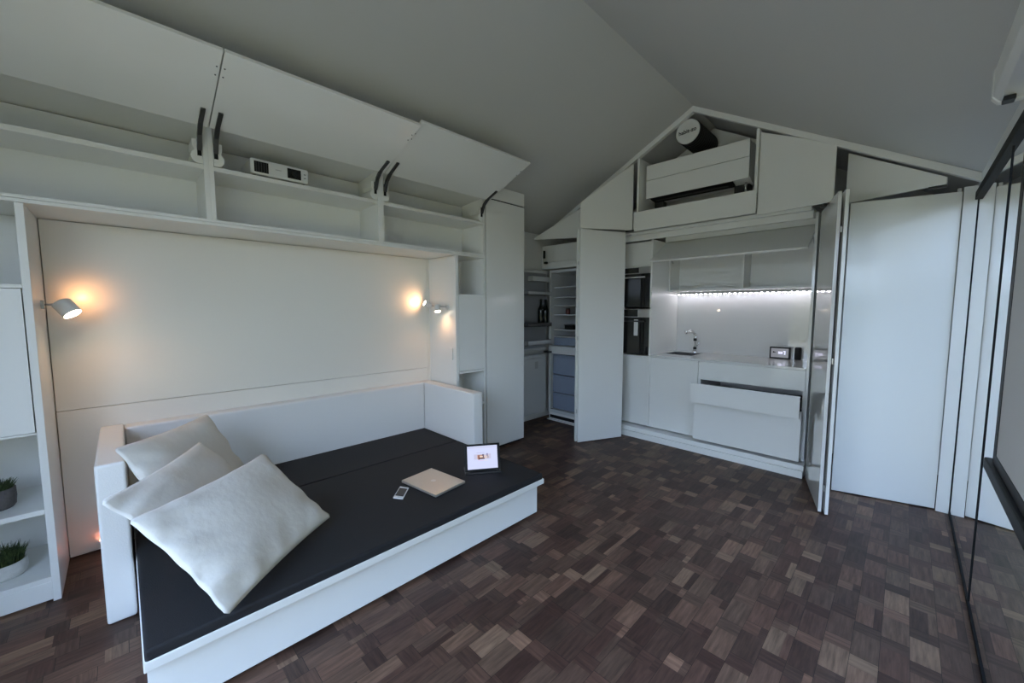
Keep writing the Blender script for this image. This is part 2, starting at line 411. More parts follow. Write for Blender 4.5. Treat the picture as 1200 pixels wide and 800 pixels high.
# --- projector on the shelf
pj = thing('projector', 'small white video projector on the open middle overhead shelf', 'projector', (-3.06, .805, 2.304))
bm = box(BM(), -3.22, -2.965, .635, .975, 2.318, 2.414); obj('body', bm, 'projector', pj, .012, seg=3)
part('vent', [(-2.968, -2.9625, .655, .735, 2.332, 2.398)], 'dark', pj, .002)
bm = BM()
for k in range(5): box(bm, -2.9632, -2.960, .664+k*.0145, .668+k*.0145, 2.335, 2.395)
obj('grille', bm, 'hinge', pj)
part('lens_recess', [(-2.968, -2.9625, .845, .928, 2.334, 2.398)], 'dark', pj, .004)
bm = tube(BM(), [(-2.965, .887, 2.366), (-2.957, .887, 2.366)], .022, 20); obj('lens', bm, 'ovenglass', pj)
part('brand_mark', [(-2.9655, -2.9640, .775, .808, 2.366, 2.371)], 'gplate', pj, 0)
part('button', [(-2.9655, -2.9630, .945, .958, 2.374, 2.378)], 'hinge', pj, 0)
part('button', [(-2.9655, -2.9630, .945, .958, 2.350, 2.354)], 'hinge', pj, 0)
for x in (-3.17, -3.0):
    for y in (.66, .95): obj('foot', tube(BM(), [(x, y, 2.3032), (x, y, 2.322)], .012, 12), 'dark', pj)

# --- tall cupboard
tc_ = thing('tall_cupboard', 'tall narrow white cupboard with flat closed door', 'cupboard', (FX-.22, 2.85, 0))
part('carcass', [(-3.40, FX-.021, 2.570, 3.118, .03, 2.42)], 'white', tc_)
part('door', [(FX-.019, FX, 2.578, 3.118, .035, 2.535)], 'gloss', tc_)
bm = prism(BM(), [(FX-.002, 2.578, 2.548), (FX-.002, 2.578, cz(FX)-.014), (FX-.25, 2.578, cz(FX-.25)-.014), (FX-.25, 2.578, 2.548)], (0, .54, 0)); obj('filler_panel', bm, 'white', tc_, .001)
part('shadow_gap', [(FX-.20, FX-.01, 2.585, 3.11, 2.536, 2.547)], 'dark', tc_, 0)
part('plinth', [(-3.38, FX-.04, 2.575, 3.10, 0, .03)], 'dark', tc_, 0)

# ------------------------------------------------------------------ daybed
bed = thing('daybed', 'white daybed with charcoal mattress, backrest and two padded armrests', 'bed', (-2.55, 1.0, 0))
part('base', [(-3.26, -1.785, -.004, 2.030, .022, .235)], 'gloss', bed, .002)
part('plinth', [(-3.2, -1.83, .04, 1.99, 0, .022)], 'dark', bed, 0)
part('tray_rim', [(-3.26, -1.742, -.012, 2.055, .236, .272)], 'white', bed, .004)
for nm, a, b in (('front', -2.728, -1.746), ('rear', -3.262, -2.732)):
    bm = box(BM(), a, b, -.008, 2.046, .262, .312); obj('mattress', bm, 'mattress', bed, .014, True, seg=4)
part('backrest', [(-3.372, -3.262, -.018, 2.052, .10, .757)], 'leather', bed, .016, smooth=True, seg=4)
part('armrest', [(-3.372, -2.520, -.122, -.020, .004, .760)], 'leather', bed, .014, smooth=True, seg=4)
part('armrest', [(-3.372, -2.520, 2.056, 2.160, .004, .757)], 'leather', bed, .014, smooth=True, seg=4)
for o in bed.children:
    if o.data.polygons[0].use_smooth:
        o.modifiers.new('wn', 'WEIGHTED_NORMAL')

# pillows
def pillow(P4, label, thick, seed, crumple=1.0):
    A, B, C, D = [Vector(p) for p in P4]
    n = (B-A).cross(D-A).normalized(); rnd = random.Random(seed)
    NU, NV = 44, 32
    ph = [rnd.uniform(0, 6.28) for _ in range(10)]
    L_, W_ = (B-A).length, (D-A).length
    bm = BM(); top = {}; bot = {}
    def edge_in(u, v): # concave sides, full corners
        cu, cv = 2*u-1, 2*v-1
        fu = 1-.045*(1-cv*cv)*abs(cu)**3; fv = 1-.055*(1-cu*cu)*abs(cv)**3
        return (cu*fu+1)/2, (cv*fv+1)/2
    for i in range(NU+1):
        for j in range(NV+1):
            u, v = i/NU, j/NV; cu, cv = 2*u-1, 2*v-1
            uu, vv = edge_in(u, v)
            p = A.lerp(B, uu).lerp(D.lerp(C, uu), vv)
            h = max(0., (1-abs(cu)**2.6))**.62*max(0., (1-abs(cv)**2.4))**.62
            rim = (1-h)
            w = crumple*(.007*math.sin(9*u+ph[0]+3*v)*math.sin(7*v+ph[1])+.005*math.sin(21*u+6*v+ph[2])*rim+.006*math.sin(19*v-5*u+ph[3])*rim+.0045*math.sin(34*v+9*u+ph[6]+2*math.sin(8*u+ph[7]))*max(0,-cu)**2+.0035*math.sin(30*u-12*v+ph[8])*max(0,-cv)**2)
            cr = crumple*.0026*math.sin(33*u+ph[4]+2*math.sin(5*u))*abs(cv)**5+crumple*.0026*math.sin(29*v+ph[5]+2*math.sin(4*v))*abs(cu)**5
            ripple = n*(w*min(1, h*3))+n*cr
            e = i in (0, NU) or j in (0, NV)
            vt = bm.verts.new(p+n*(h*thick/2)+ripple); top[i, j] = vt
            bot[i, j] = vt if e else bm.verts.new(p-n*(h*thick/2)+n*cr)
    for i in range(NU):
        for j in range(NV):
            qs = [(i,j), (i+1,j), (i+1,j+1), (i,j+1)]
            qs = [q for q in qs if q not in ((0,0), (NU,0), (0,NV), (NU,NV))]
            bm.faces.new([top[q] for q in qs]); bm.faces.new([bot[q] for q in reversed(qs)])
    bmesh.ops.delete(bm, geom=[v for v in bm.verts if not v.link_faces], context='VERTS')
    o = obj('pillow', bm, 'linen', None, 0, True)
    tag(recenter(o), label, 'pillow', 'white pillows on the daybed')
    return o
pillow([(-2.322,.135,.420),(-2.891,.541,.394),(-3.046,.352,.813),(-2.477,-.054,.839)], 'white pillow at the back, leaning on backrest and left armrest', .13, 1)
pillow([(-1.938,.188,.385),(-2.528,.559,.385),(-2.690,.272,.742),(-2.092,-.095,.742)], 'middle white pillow between the back one and the front one', .105, 2)
pillow([(-1.675,.211,.352),(-2.124,.745,.352),(-2.410,.508,.687),(-1.958,-.026,.694)], 'large white pillow in front, lying tilted on the mattress', .105, 3)

# laptop
def quad_slab(bm, P4, h, z):
    prism(bm, [(x, y, z) for x, y in P4], (0, 0, h)); return bm
MZ = .3125
lap = thing('laptop', 'closed silver laptop lying on the charcoal mattress', 'laptop', (-2.16, 1.42, MZ))
LP = [(-2.305,1.262),(-2.338,1.516),(-1.999,1.556),(-1.966,1.302)]
quad = quad_slab(BM(), LP, .008, MZ+.003); obj('base', quad, 'alu', lap, .003)
quad = quad_slab(BM(), LP, .006, MZ+.0125); obj('lid', quad, 'alu', lap, .0025)
c = Vector((-2.152, 1.409))
obj('logo', lathe(BM(), (c.x, c.y, MZ+.0186), [(.017, 0), (.017, .0006)], 20), 'label', lap)
for x, y in LP:
    q = Vector((x, y)).lerp(c, .15); obj('foot', lathe(BM(), (q.x, q.y, MZ), [(.008, 0), (.008, .0034)], 12), 'dark', lap)
# phone
ph = thing('smartphone', 'white smartphone lying on the mattress beside the laptop', 'phone', (-2.17, 1.19, MZ))
PH = [(-2.252,1.222),(-2.196,1.252),(-2.090,1.150),(-2.146,1.116)]
obj('body', quad_slab(BM(), PH, .008, MZ), 'phone', ph, .002)
def lerp2(a, b, t): return (a[0]+(b[0]-a[0])*t, a[1]+(b[1]-a[1])*t)
def inset(P4, s0, s1, t0, t1):
    f = lambda s, t: lerp2(lerp2(P4[0], P4[1], s), lerp2(P4[3], P4[2], s), t)
    return [f(s0, t0), f(s1, t0), f(s1, t1), f(s0, t1)]
obj('screen', quad_slab(BM(), inset(PH, .07, .93, .14, .84), .0006, MZ+.0079), 'phoneglass', ph)
q = lerp2(lerp2(PH[0], PH[1], .5), lerp2(PH[3], PH[2], .5), .92)
obj('home_button', lathe(BM(), (*q, MZ+.0079), [(.006, 0), (.006, .0006)], 16), 'gplate', ph)

# tablet standing on its folded cover
tb = thing('tablet', 'black tablet standing upright on its cover, screen lit', 'tablet', (-2.06, 1.77, MZ))
a, b = Vector((-2.122, 1.650, MZ+.012)), Vector((-1.985, 1.862, MZ+.012))
d = (b-a).normalized(); back = Vector((-d.y, d.x, 0)); up = (Vector((0,0,1))*.965+back*.26).normalized(); nrm = d.cross(up).normalized()
Hh = .185
def tslab(u0, u1, v0, v1, t0, t1):
    L_ = (b-a).length
    f = lambda u, v: a+d*(L_*u)+up*(Hh*v)+nrm*t0
    return prism(BM(), [f(u0, v0), f(u1, v0), f(u1, v1), f(u0, v1)], nrm*(t1-t0))
obj('body', tslab(0, 1, 0, 1, -.004, .004), 'dark', tb, .0025)
bm = BM(); uvl = bm.loops.layers.uv.new('UVMap'); L_ = (b-a).length
vs = [bm.verts.new(a+d*(L_*u)+up*(Hh*v)+nrm*.0046) for u, v in ((.075,.075),(.925,.075),(.925,.925),(.075,.925))]
f = bm.faces.new(vs)
for l, uv in zip(f.loops, ((0,0),(1,0),(1,1),(0,1))): l[uvl].uv = uv
bm.normal_update()
me = bpy.data.meshes.new('screen'); bmesh.ops.translate(bm, verts=bm.verts, vec=-ORG[tb.name]); bm.to_mesh(me); bm.free(); me.materials.append(M['tablet'])
so = bpy.data.objects.new('screen', me); COL.objects.link(so); so.parent = tb
base = prism(BM(), [a+Vector((0,0,-.012))-back*.025, b+Vector((0,0,-.012))-back*.025, b+Vector((0,0,-.012))+back*.10, a+Vector((0,0,-.012))+back*.10], (0, 0, .0085)); obj('cover', base, 'hinge', tb, .003)
m0 = a+d*(L_*.5)
st = prism(BM(), [m0-d*.09+up*(Hh*.6)-nrm*.006, m0+d*.09+up*(Hh*.6)-nrm*.006, m0+d*.09+back*.098+Vector((0,0,-.004)), m0-d*.09+back*.098+Vector((0,0,-.004))], back*.004); obj('cover_flap', st, 'dark', tb)

# plants
def pot_plant(name, c, r, h, potm, label, bh, wide, n, seed, bulge):
    t = thing(name, label, 'plant', c, 'potted grasses in the bookcase'); rnd = random.Random(seed)
    prof = [(r*.86, 0), (r*.97, h*.12), (r*bulge, h*.5), (r, h*.97), (r*.97, h), (r*.90, h), (r*.88, h*.8)]
    obj('pot', lathe(BM(), c, prof, 32), potm, t, 0, True)
    obj('soil', lathe(BM(), c, [(r*.87, h*.78), (r*.87, h*.86)], 24), 'soil', t)
    bm = BM()
    for i in range(n):
        an = rnd.uniform(0, 6.283); rr = r*.86*math.sqrt(rnd.random())
        p = Vector((c[0]+rr*math.cos(an), c[1]+rr*math.sin(an), c[2]+h*.84)); le = bh*rnd.uniform(.6, 1.15)
        lean = Vector((math.cos(an), math.sin(an), 0))*(rr/r)*wide*le+Vector((rnd.uniform(-1, 1), rnd.uniform(-1, 1), 0))*.2*le
        w = rnd.uniform(.0016, .0030); fa = rnd.uniform(0, 6.28); s = Vector((math.cos(fa), math.sin(fa), 0))*w
        pts = []
        for k in range(4):
            q = k/3; pc = p+Vector((0, 0, le*q))+lean*q*q; ww = 1-q*.85
            pts.append((bm.verts.new(pc-s*ww), bm.verts.new(pc+s*ww)))
        for (a0, a1), (b0, b1) in zip(pts, pts[1:]): bm.faces.new((a0, a1, b1, b0))
    o = obj('grass', bm, 'grass', t); o['kind'] = 'stuff'
    return t
pot_plant('potted_grass', (-3.12, -.492, .479), .072, .098, 'potgrey', 'bushy grass in a grey woven pot on the middle bookcase shelf', .048, .42, 1100, 3, 1.02)
pot_plant('potted_grass', (-3.11, -.484, .131), .078, .074, 'pottex', 'tall green grass in a mottled white pot on the lowest bookcase shelf', .076, .22, 1300, 4, 1.04)

# reading lamps
def spot(name, loc, target, energy, size, blend, col, parent, soft=.02):
    l = bpy.data.lights.new(name, 'SPOT'); l.energy = energy; l.spot_size = math.radians(size); l.spot_blend = blend; l.color = col; l.shadow_soft_size = soft
    o = bpy.data.objects.new(name, l); COL.objects.link(o); o.parent = parent
    o.location = Vector(loc)-ORG[parent.name]
    o.rotation_euler = (Vector(target)-Vector(loc)).to_track_quat('-Z', 'Y').to_euler()
    return o
WARM = (1.0, .47, .19)
def turned(bm, c, ax, prof, seg=28):
    """round body about axis ax: profile of (along, radius)"""
    d, u, w = frame_of(ax); rings = []
    for q, r in prof:
        rings.append([bm.verts.new(Vector(c)+d*q+r*(math.cos(2*math.pi*k/seg)*u+math.sin(2*math.pi*k/seg)*w)) for k in range(seg)])
    for a, b_ in zip(rings, rings[1:]):
        for k in range(seg): bm.faces.new((a[k], a[(k+1) % seg], b_[(k+1) % seg], b_[k]))
    bm.faces.new(list(reversed(rings[0]))); bm.faces.new(rings[-1])
    return bm
def reading_lamp(mount, mdir, heads, label):
    t = thing('reading_lamp', label, 'lamp', mount, 'wall reading lamps over the daybed')
    mount, mdir = Vector(mount), Vector(mdir)
    obj('wall_plate', tube(BM(), [mount+mdir*.001, mount+mdir*.014], .024, 24), 'lamp', t, .0)
    for disc, ax, length, r in heads:
        disc, ax = Vector(disc), Vector(ax).normalized(); bk = disc-ax*length*.8
        obj('arm', tube(BM(), [mount+mdir*.013, mount+mdir*.03, bk], .006, 12), 'steel', t, 0, True)
        obj('swivel_joint', tube(BM(), [bk-Vector((0,0,.010)), bk+Vector((0,0,.010))], .009, 14), 'steel', t)
        hd = obj('lamp_head', turned(BM(), disc, ax, [(-length, r*.45), (-length*.97, r*.75), (-length*.88, r), (0, r), (0, r*.92), (-.004, r*.90)]), 'lamp', t, 0, False)
        obj('bulb', turned(BM(), disc, ax, [(-.0039, r*.89), (-.0015, r*.86), (-.0005, r*.5)], 24), 'bulb', hd)
    return t
lt = reading_lamp((-3.20, -.29, 1.485), (0, 1, 0), [((-3.165, -.178, 1.435), (.34, .52, -.78), .085, .041)],
    'white reading lamp on the left side of the daybed niche, head tilted down')
spot('lamp_beam', (-3.160, -.170, 1.425), (-3.08, .0, 1.0), 2.2, 140, .9, WARM, lt)
spot('lamp_beam', (-3.262, -.155, 1.530), (-3.376, -.125, 1.53), 1.0, 150, 1, WARM, lt)
nA, nB = Vector((-.22, -.85, .38)).normalized(), Vector((.32, -.15, -.9)).normalized()
lt2 = reading_lamp((-3.075, 2.20, 1.483), (0, -1, 0), [((-3.286, 2.085, 1.521), nA, .075, .027), ((-3.125, 2.125, 1.440), nB, .070, .029)],
    'white twin-headed reading lamp at the right side of the daybed niche')
spot('lamp_beam', (-3.290, 2.068, 1.528), (-3.376, 2.010, 1.545), 1.35, 150, 1, WARM, lt2)
spot('lamp_beam', (-3.12, 2.12, 1.43), (-3.0, 2.0, 1.0), 2.2, 160, .9, WARM, lt2)

# small light at the floor behind the daybed
fl = thing('floor_light', 'small pink-glowing light low on the wall behind the daybed', 'light', (-3.35, -.15, .05))
part('casing', [(-3.374, -3.345, -.165, -.125, .055, .072)], 'label', fl, .002)
part('light_strip', [(-3.373, -3.347, -.163, -.127, .072, .0745)], 'pinkled', fl, 0)

# ------------------------------------------------------------------ fridge corner
fr = thing('fridge', 'white built-in fridge freezer with both doors swung open', 'fridge', (-3.04, 4.3, 0))
bm = BM(); x0, x1, y0, y1 = -3.325, -2.745, 4.0, 4.6
for s in ((x0, x0+.035, y0, y1, .10, 1.965), (x1-.035, x1, y0, y1, .10, 1.965), (x0+.035, x1-.035, y0, y1, 1.93, 1.965), (x0+.035, x1-.035, y0, y1, .885, .985), (x0+.035, x1-.035, y0, y1, .10, .14)): box(bm, *s)
obj('body', bm, 'fridge', fr, .003)
part('liner', [(x0+.035, x1-.035, y1-.05, y1-.03, .14, 1.93)], 'fridgein_shaded', fr, 0)
for z in (1.10, 1.19, 1.385, 1.50, 1.61, 1.74):
    part('shelf', [(x0+.037, x1-.037, 4.06, y1-.05, z, z+.012)], 'glassshelf', fr, .001)
part('vegetable_drawer', [(x0+.045, x1-.045, 4.05, y1-.06, .992, 1.095)], 'drawerplastic', fr, .006)
for z0, z1 in ((.15, .36), (.37, .60), (.61, .87)):
    dw = part('freezer_drawer', [(x0+.045, x1-.045, 4.035, y1-.06, z0, z1)], 'drawerplastic', fr, .008)
    part('handle', [(x0+.06, x1-.06, 4.022, 4.036, z1-.05, z1-.02)], 'drawerplastic', dw, .004)
# doors stand open against the left wall; their inner faces look into the room
ud = part('door', [(-3.405, -3.350, 3.44, 3.985, .93, 1.955)], 'fridge', fr, .006)
part('door_liner', [(-3.352, -3.338, 3.475, 3.955, .965, 1.92)], 'fridgein_shaded', ud, .006)
for z, nm in ((1.015, .10), (1.246, .085), (1.64, .07)):
    bm = BM()
    for s in ((-3.338, -3.236, 3.50, 3.95, z, z+.008), (-3.244, -3.236, 3.50, 3.95, z, z+nm*.55), (-3.338, -3.236, 3.50, 3.508, z, z+nm*.55), (-3.338, -3.236, 3.942, 3.95, z, z+nm*.55)): box(bm, *s)
    obj('door_rack', bm, 'glassshelf' if z != 1.246 else 'potgrey', ud)
part('egg_box_lid', [(-3.338, -3.25, 3.60, 3.93, 1.81, 1.87)], 'glassshelf', ud, .01)
ld = part('door', [(-3.405, -3.350, 3.44, 3.985, .105, .875)], 'fridge', fr, .006)
part('door_liner', [(-3.352, -3.336, 3.475, 3.955, .14, .84)], 'fridge', ld, .006)
part('rating_label', [(-3.3365, -3.3355, 3.74, 3.80, .70, .79)], 'gplate', ld, 0)
part('hinge', [(-3.352, -3.27, 3.93, 3.998, .892, .915)], 'hinge', fr, .002)
part('plinth', [(x0, x1, 4.02, 4.05, 0, .10)], 'white', fr)
part('vent_grille', [(x0+.02, x1-.02, 4.012, 4.0205, .022, .062)], 'dark', fr, .001)
part('floor_strip', [(x0, x1, 3.97, 4.0, 0, .012)], 'white', fr, .001)

def bottle(c, label, h=.335, r=.0385):
    t = thing('wine_bottle', label, 'bottle', c, 'bottles in the fridge door')
    obj('body', lathe(BM(), c, [(r*.93, 0), (r, .006), (r, h*.58), (r*.92, h*.64), (r*.5, h*.74), (r*.37, h*.80), (r*.35, h*.93)], 24), 'bottle', t, 0, True)
    obj('cap', lathe(BM(), (c[0], c[1], c[2]+h*.925), [(r*.41, 0), (r*.41, h*.075)], 18), 'dark', t)
bottle((-3.288, 3.795, 1.2545), 'dark wine bottle in the fridge door rack, the left one')
bottle((-3.288, 3.885, 1.2545), 'dark wine bottle in the fridge door rack, the one nearer the shelves')
t = thing('jar', 'small reddish jar on a middle fridge shelf', 'jar', (-3.13, 4.15, 1.3975))
obj('body', lathe(BM(), (-3.13, 4.15, 1.3975), [(.028, 0), (.03, .01), (.03, .055), (.024, .065)], 20), 'capred', t); obj('lid', lathe(BM(), (-3.13, 4.15, 1.4626), [(.027, 0), (.027, .012)], 20), 'dark', t)
t = thing('food_box', 'dark low food box on the fridge shelf under the jar', 'box', (-3.08, 4.15, 1.2025))
part('tub', [(-3.14, -3.0, 4.09, 4.22, 1.2025, 1.255)], 'dark', t, .006); part('lid', [(-3.144, -2.996, 4.086, 4.224, 1.255, 1.264)], 'hinge', t, .002)

# cupboard above the fridge
uc = thing('top_cupboard', 'white cupboard above the open fridge with dark hinges', 'cupboard', (-3.05, 4.3, 1.99))
part('carcass', [(-3.448, -2.746, 4.022, 4.6, 1.985, 2.285)], 'white', uc)
part('door', [(-3.448, -2.747, 4.0, 4.020, 2.072, 2.283)], 'white', uc)
part('lower_rail', [(-3.448, -2.747, 4.0, 4.020, 1.987, 2.069)], 'white', uc)
part('hinge', [(-3.412, -3.394, 3.975, 3.999, 2.125, 2.225)], 'dark', uc, .003)
part('hinge', [(-3.392, -3.350, 3.965, 3.999, 2.052, 2.078)], 'dark', uc, .003)
pp = part('partition', [(-2.744, -2.627, 4.03, 4.6, .0, 2.285)], 'white', None, .001); tag(recenter(pp), 'white partition between fridge and oven housing, mostly behind the folding door', 'partition')

# ------------------------------------------------------------------ folding doors
def hinge_pair(p, zs, parent):
    for z in zs: obj('hinge', tube(BM(), [(p[0], p[1], z-.02), (p[0], p[1], z+.02)], .006, 10), 'steel', parent)
fd = thing('folding_door', 'open two-leaf white folding door between fridge and ovens', 'door', (-2.37, 3.72, 0), 'open folding doors of the kitchen')
a, b = Vector((-2.469, 3.477)), Vector((-2.236, 3.997)); d = (b-a).normalized(); n = Vector((-d.y, d.x))
obj('leaf', leaf(BM(), a, b, .020, .008, 2.304), 'gloss', fd, .0015)
a2 = a+n*.040-d*.012; obj('leaf', leaf(BM(), a2, a2+d*.56, .020, .008, 2.304), 'gloss', fd, .0015)
hinge_pair(a+n*.028-d*.004, (.35, 1.15, 1.95), fd)
fd2 = thing('folding_door', 'open two-leaf glossy folding door at the right end of the kitchen', 'door', (-.44, 3.83, 0), 'open folding doors of the kitchen')
a, b = Vector((-.545, 4.130)), Vector((-.375, 3.49)); d = (b-a).normalized(); n = Vector((-d.y, d.x))
obj('leaf', leaf(BM(), a, b, .020, .008, 2.257), 'mirrorgloss', fd2, .0012)
q0, q1 = a+n*.034+d*.02, b+n*.034+d*.03
obj('leaf', leaf(BM(), q0, q1, .020, .008, 2.257), 'gloss', fd2, .0015)
hinge_pair(b+n*.027+d*.004, (.19, 1.1, 2.0), fd2)
cdoor = thing('closet_door', 'wide closed white closet door beside the glass wall', 'door', (-.06, 4.06, 0))
obj('leaf', leaf(BM(), (-.352, 3.990), (.222, 4.141), .020, .010, 2.266), 'gloss', cdoor, .0015)
part('pivot', [(.195, .215, 4.14, 4.158, 2.266, 2.29)], 'steel', cdoor, .002)

# ------------------------------------------------------------------ gable
def gpanel(name_, label, b0, b1, z0, zt0, zt1, z0b=None, group='gable shutters'):
    t = thing('gable_shutter', label, 'panel', ((b0[0]+b1[0])/2, (b0[1]+b1[1])/2, z0), group)
    obj('board', leaf(BM(), b0, b1, .019, z0, zt0, zt1, z0b), 'white', t, .0012)
    m_ = Vector(b0).lerp(Vector(b1), .93)
    part('fitting', [(m_.x-.045, m_.x+.045, m_.y+.01, m_.y+.03, z0-.017, z0-.001)], 'hinge', t, .002)
    return t
gpanel('gable_panel', 'swung-out white gable panel above the left folding door', (-2.503, 3.518), (-2.158, 3.993), 2.318, 2.585, 3.015)
gpanel('gable_panel', 'small triangular white panel tucked under the low left ceiling', (-3.300, 3.672), (-2.700, 4.03), 2.318, 2.335, 2.735)
gpanel('gable_panel', 'white gable panel right of the air conditioner', (-.985, 4.030), (-.458, 4.0), 2.288, 2.992, 2.738, 2.30)
gpanel('gable_panel', 'pointed white gable panel at the far right above the closet door', (-.400, 4.155), (.135, 3.975), 2.300, 2.690, 2.345)

fa = thing('gable_niche', 'white boxed niche in the gable around the air conditioner', 'niche', (-1.55, 4.3, 2.30))
part('fascia', [(-2.150, -.990, 4.0, 4.02, 2.302, 2.503)], 'white', fa)
part('niche_floor', [(-2.10, -.99, 4.021, 4.60, 2.480, 2.503)], 'white', fa)
for x in (-2.118, -1.011):
    prism_b = prism(BM(), [(x, 4.0, 2.504), (x, 4.60, 2.504), (x, 4.60, min(cz(x), cz(x+.022))-.06), (x, 4.0, min(cz(x), cz(x+.022))-.06)], (.022, 0, 0)); obj('niche_side', prism_b, 'white', fa, .001)
bm = prism(BM(), [(-2.09, 4.58, 2.504), (-.99, 4.58, 2.504), (-.99, 4.58, cz(-.99)-.03), (RX, 4.58, RZ-.03), (-2.09, 4.58, cz(-2.09)-.03)], (0, .02, 0)); obj('niche_back', bm, 'white', fa)
ac = thing('air_conditioner', 'white wall air conditioner in the gable niche', 'air conditioner', (-1.575, 4.3, 2.62), None)
bm = prism(BM(), [(-2.062, 4.118, 2.675), (-2.062, 4.118, 2.985), (-2.062, 4.36, 3.0), (-2.062, 4.36, 2.635), (-2.062, 4.26, 2.635)], (.975, 0, 0)); obj('body', bm, 'white', ac, .006)
part('front_panel', [(-2.066, -1.083, 4.098, 4.116, 2.838, 2.992)], 'gloss', ac, .004)
part('lower_panel', [(-2.066, -1.083, 4.100, 4.117, 2.648, 2.834)], 'gloss', ac, .004)
bm = prism(BM(), [(-2.03, 4.112, 2.672), (-2.03, 4.112, 2.646), (-2.03, 4.25, 2.628), (-2.03, 4.25, 2.64)], (.80, 0, 0)); obj('air_outlet', bm, 'dark', ac)
part('louvre', [(-1.99, -1.27, 4.15, 4.20, 2.628, 2.633)], 'hinge', ac, .001)
obj('drain_pipe', tube(BM(), [(-1.13, 4.20, 2.64), (-1.13, 4.20, 2.56), (-1.13, 4.30, 2.53), (-1.13, 4.57, 2.53)], .010, 12), 'chrome', ac, 0, True)
part('bracket', [(-1.24, -1.11, 4.24, 4.34, 2.504, 2.634)], 'hinge', ac, .003)
part('bracket', [(-2.04, -1.94, 4.26, 4.34, 2.504, 2.634)], 'hinge', ac, .003)
vd = thing('vent_duct', 'dark round duct with white end disc above the air conditioner', 'duct', (-1.625, 4.3, 3.19))
cc = Vector((-1.622, 4.05, 3.198))
bm = BM(); pts = []; rad = []
for k in range(25): pts.append(cc+Vector((0, .004+k*.021, 0))); rad.append(.116+(.004 if k % 2 else 0))
tube(bm, pts, rad, 32); obj('tube', bm, 'duct', vd, 0)
obj('end_disc', tube(BM(), [cc, cc+Vector((0, -.008, 0))], [.116, .110], 32), 'label', vd)
cu = bpy.data.curves.new('lettering', 'FONT'); cu.body = 'habit-zo'; cu.size = .052; cu.align_x = 'CENTER'; cu.align_y = 'CENTER'; cu.extrude = .0006; cu.offset = .0012
tx = bpy.data.objects.new('lettering', cu); COL.objects.link(tx); tx.location = cc+Vector((0, -.0095, 0)); tx.rotation_euler = (math.radians(90), math.radians(-4), 0)
bpy.context.view_layer.update()
me = bpy.data.meshes.new_from_object(tx.evaluated_get(bpy.context.evaluated_depsgraph_get())); me.transform(Matrix.Translation(-ORG[vd.name]) @ tx.matrix_world)
bpy.data.objects.remove(tx); bpy.data.curves.remove(cu); me.materials.clear(); me.materials.append(M['ink'])
tx = bpy.data.objects.new('lettering', me); COL.objects.link(tx); tx.parent = vd

# ------------------------------------------------------------------ kitchen
KF = 4.25      # front plane of the units
KXL, KXR = -2.035, -.598
# soffit and head rails above the kitchen
sf = thing('kitchen_soffit', 'white soffit and door track over the kitchen', 'soffit', (-1.4, 4.5, 2.25))
part('board', [(-2.62, -.601, 4.058, 4.95, 2.288, 2.302)], 'white', sf)
part('door_track', [(-2.20, -.601, 4.06, 4.095, 2.272, 2.288)], 'white', sf, .001)
hr = part('head_rail', [(-2.62, -.601, 4.16, 4.18, 2.225, 2.2875)], 'white', None); tag(recenter(hr), 'long white head rail hanging across the top of the kitchen opening', 'rail')
part('inner_rail', [(KXL, KXR, 4.55, 4.57, 2.238, 2.288)], 'white', sf)
# oven tower
ot = thing('oven_tower', 'tall white oven housing at the left end of the kitchen', 'cabinet', (-2.32, 4.6, 0))
bm = BM()
for s in ((-2.055, KXL, KF-.01, 4.95, .12, 2.236), (-2.625, -2.605, KF, 4.95, .12, 2.236), (-2.605, -2.055, KF+.02, 4.95, .90, .925), (-2.605, -2.055, KF+.02, 4.95, 1.945, 1.965), (-2.605, -2.055, 4.90, 4.95, .12, 2.236)): box(bm, *s)
obj('carcass', bm, 'white', ot, .001)
part('door', [(-2.603, -2.058, KF, KF+.019, 1.962, 2.222)], 'gloss', ot)
part('door', [(-2.603, -2.058, KF, KF+.019, .118, .928)], 'gloss', ot)
def oven(z0, z1, label, sticker, ch):
    t = thing('oven', label, 'oven', (-2.33, 4.5, z0), 'built-in ovens')
    part('body', [(-2.600, -2.062, KF+.025, 4.75, z0+.005, z1-.005)], 'dark', t, .002)
    part('control_panel', [(-2.602, -2.060, KF-.004, KF+.024, z1-ch, z1)], 'steel', t, .002)
    part('display', [(-2.47, -2.20, KF-.0055, KF-.0035, z1-ch+.006, z1-.006)], 'ovenglass', t, 0)
    part('door', [(-2.602, -2.060, KF-.004, KF+.024, z0, z1-ch-.004)], 'ovenglass', t, .002)
    hz = z1-ch-.045
    bm = tube(BM(), [(-2.55, KF-.035, hz), (-2.11, KF-.035, hz)], .0085, 14)
    for x in (-2.52, -2.14): tube(bm, [(x, KF-.004, hz), (x, KF-.035, hz)], .006, 10)
    obj('handle', bm, 'steel' if not sticker else 'hinge', t, 0, True)
    if sticker: part('paper_sticker', [(-2.245, -2.195, KF-.0054, KF-.0042, hz-.17, hz+.02)], 'label', t, 0)
    return t
oven(1.487, 1.943, 'upper black built-in oven with steel control strip', False, .072)
oven(.940, 1.465, 'lower black oven with white paper sticker on its door', True, .095)

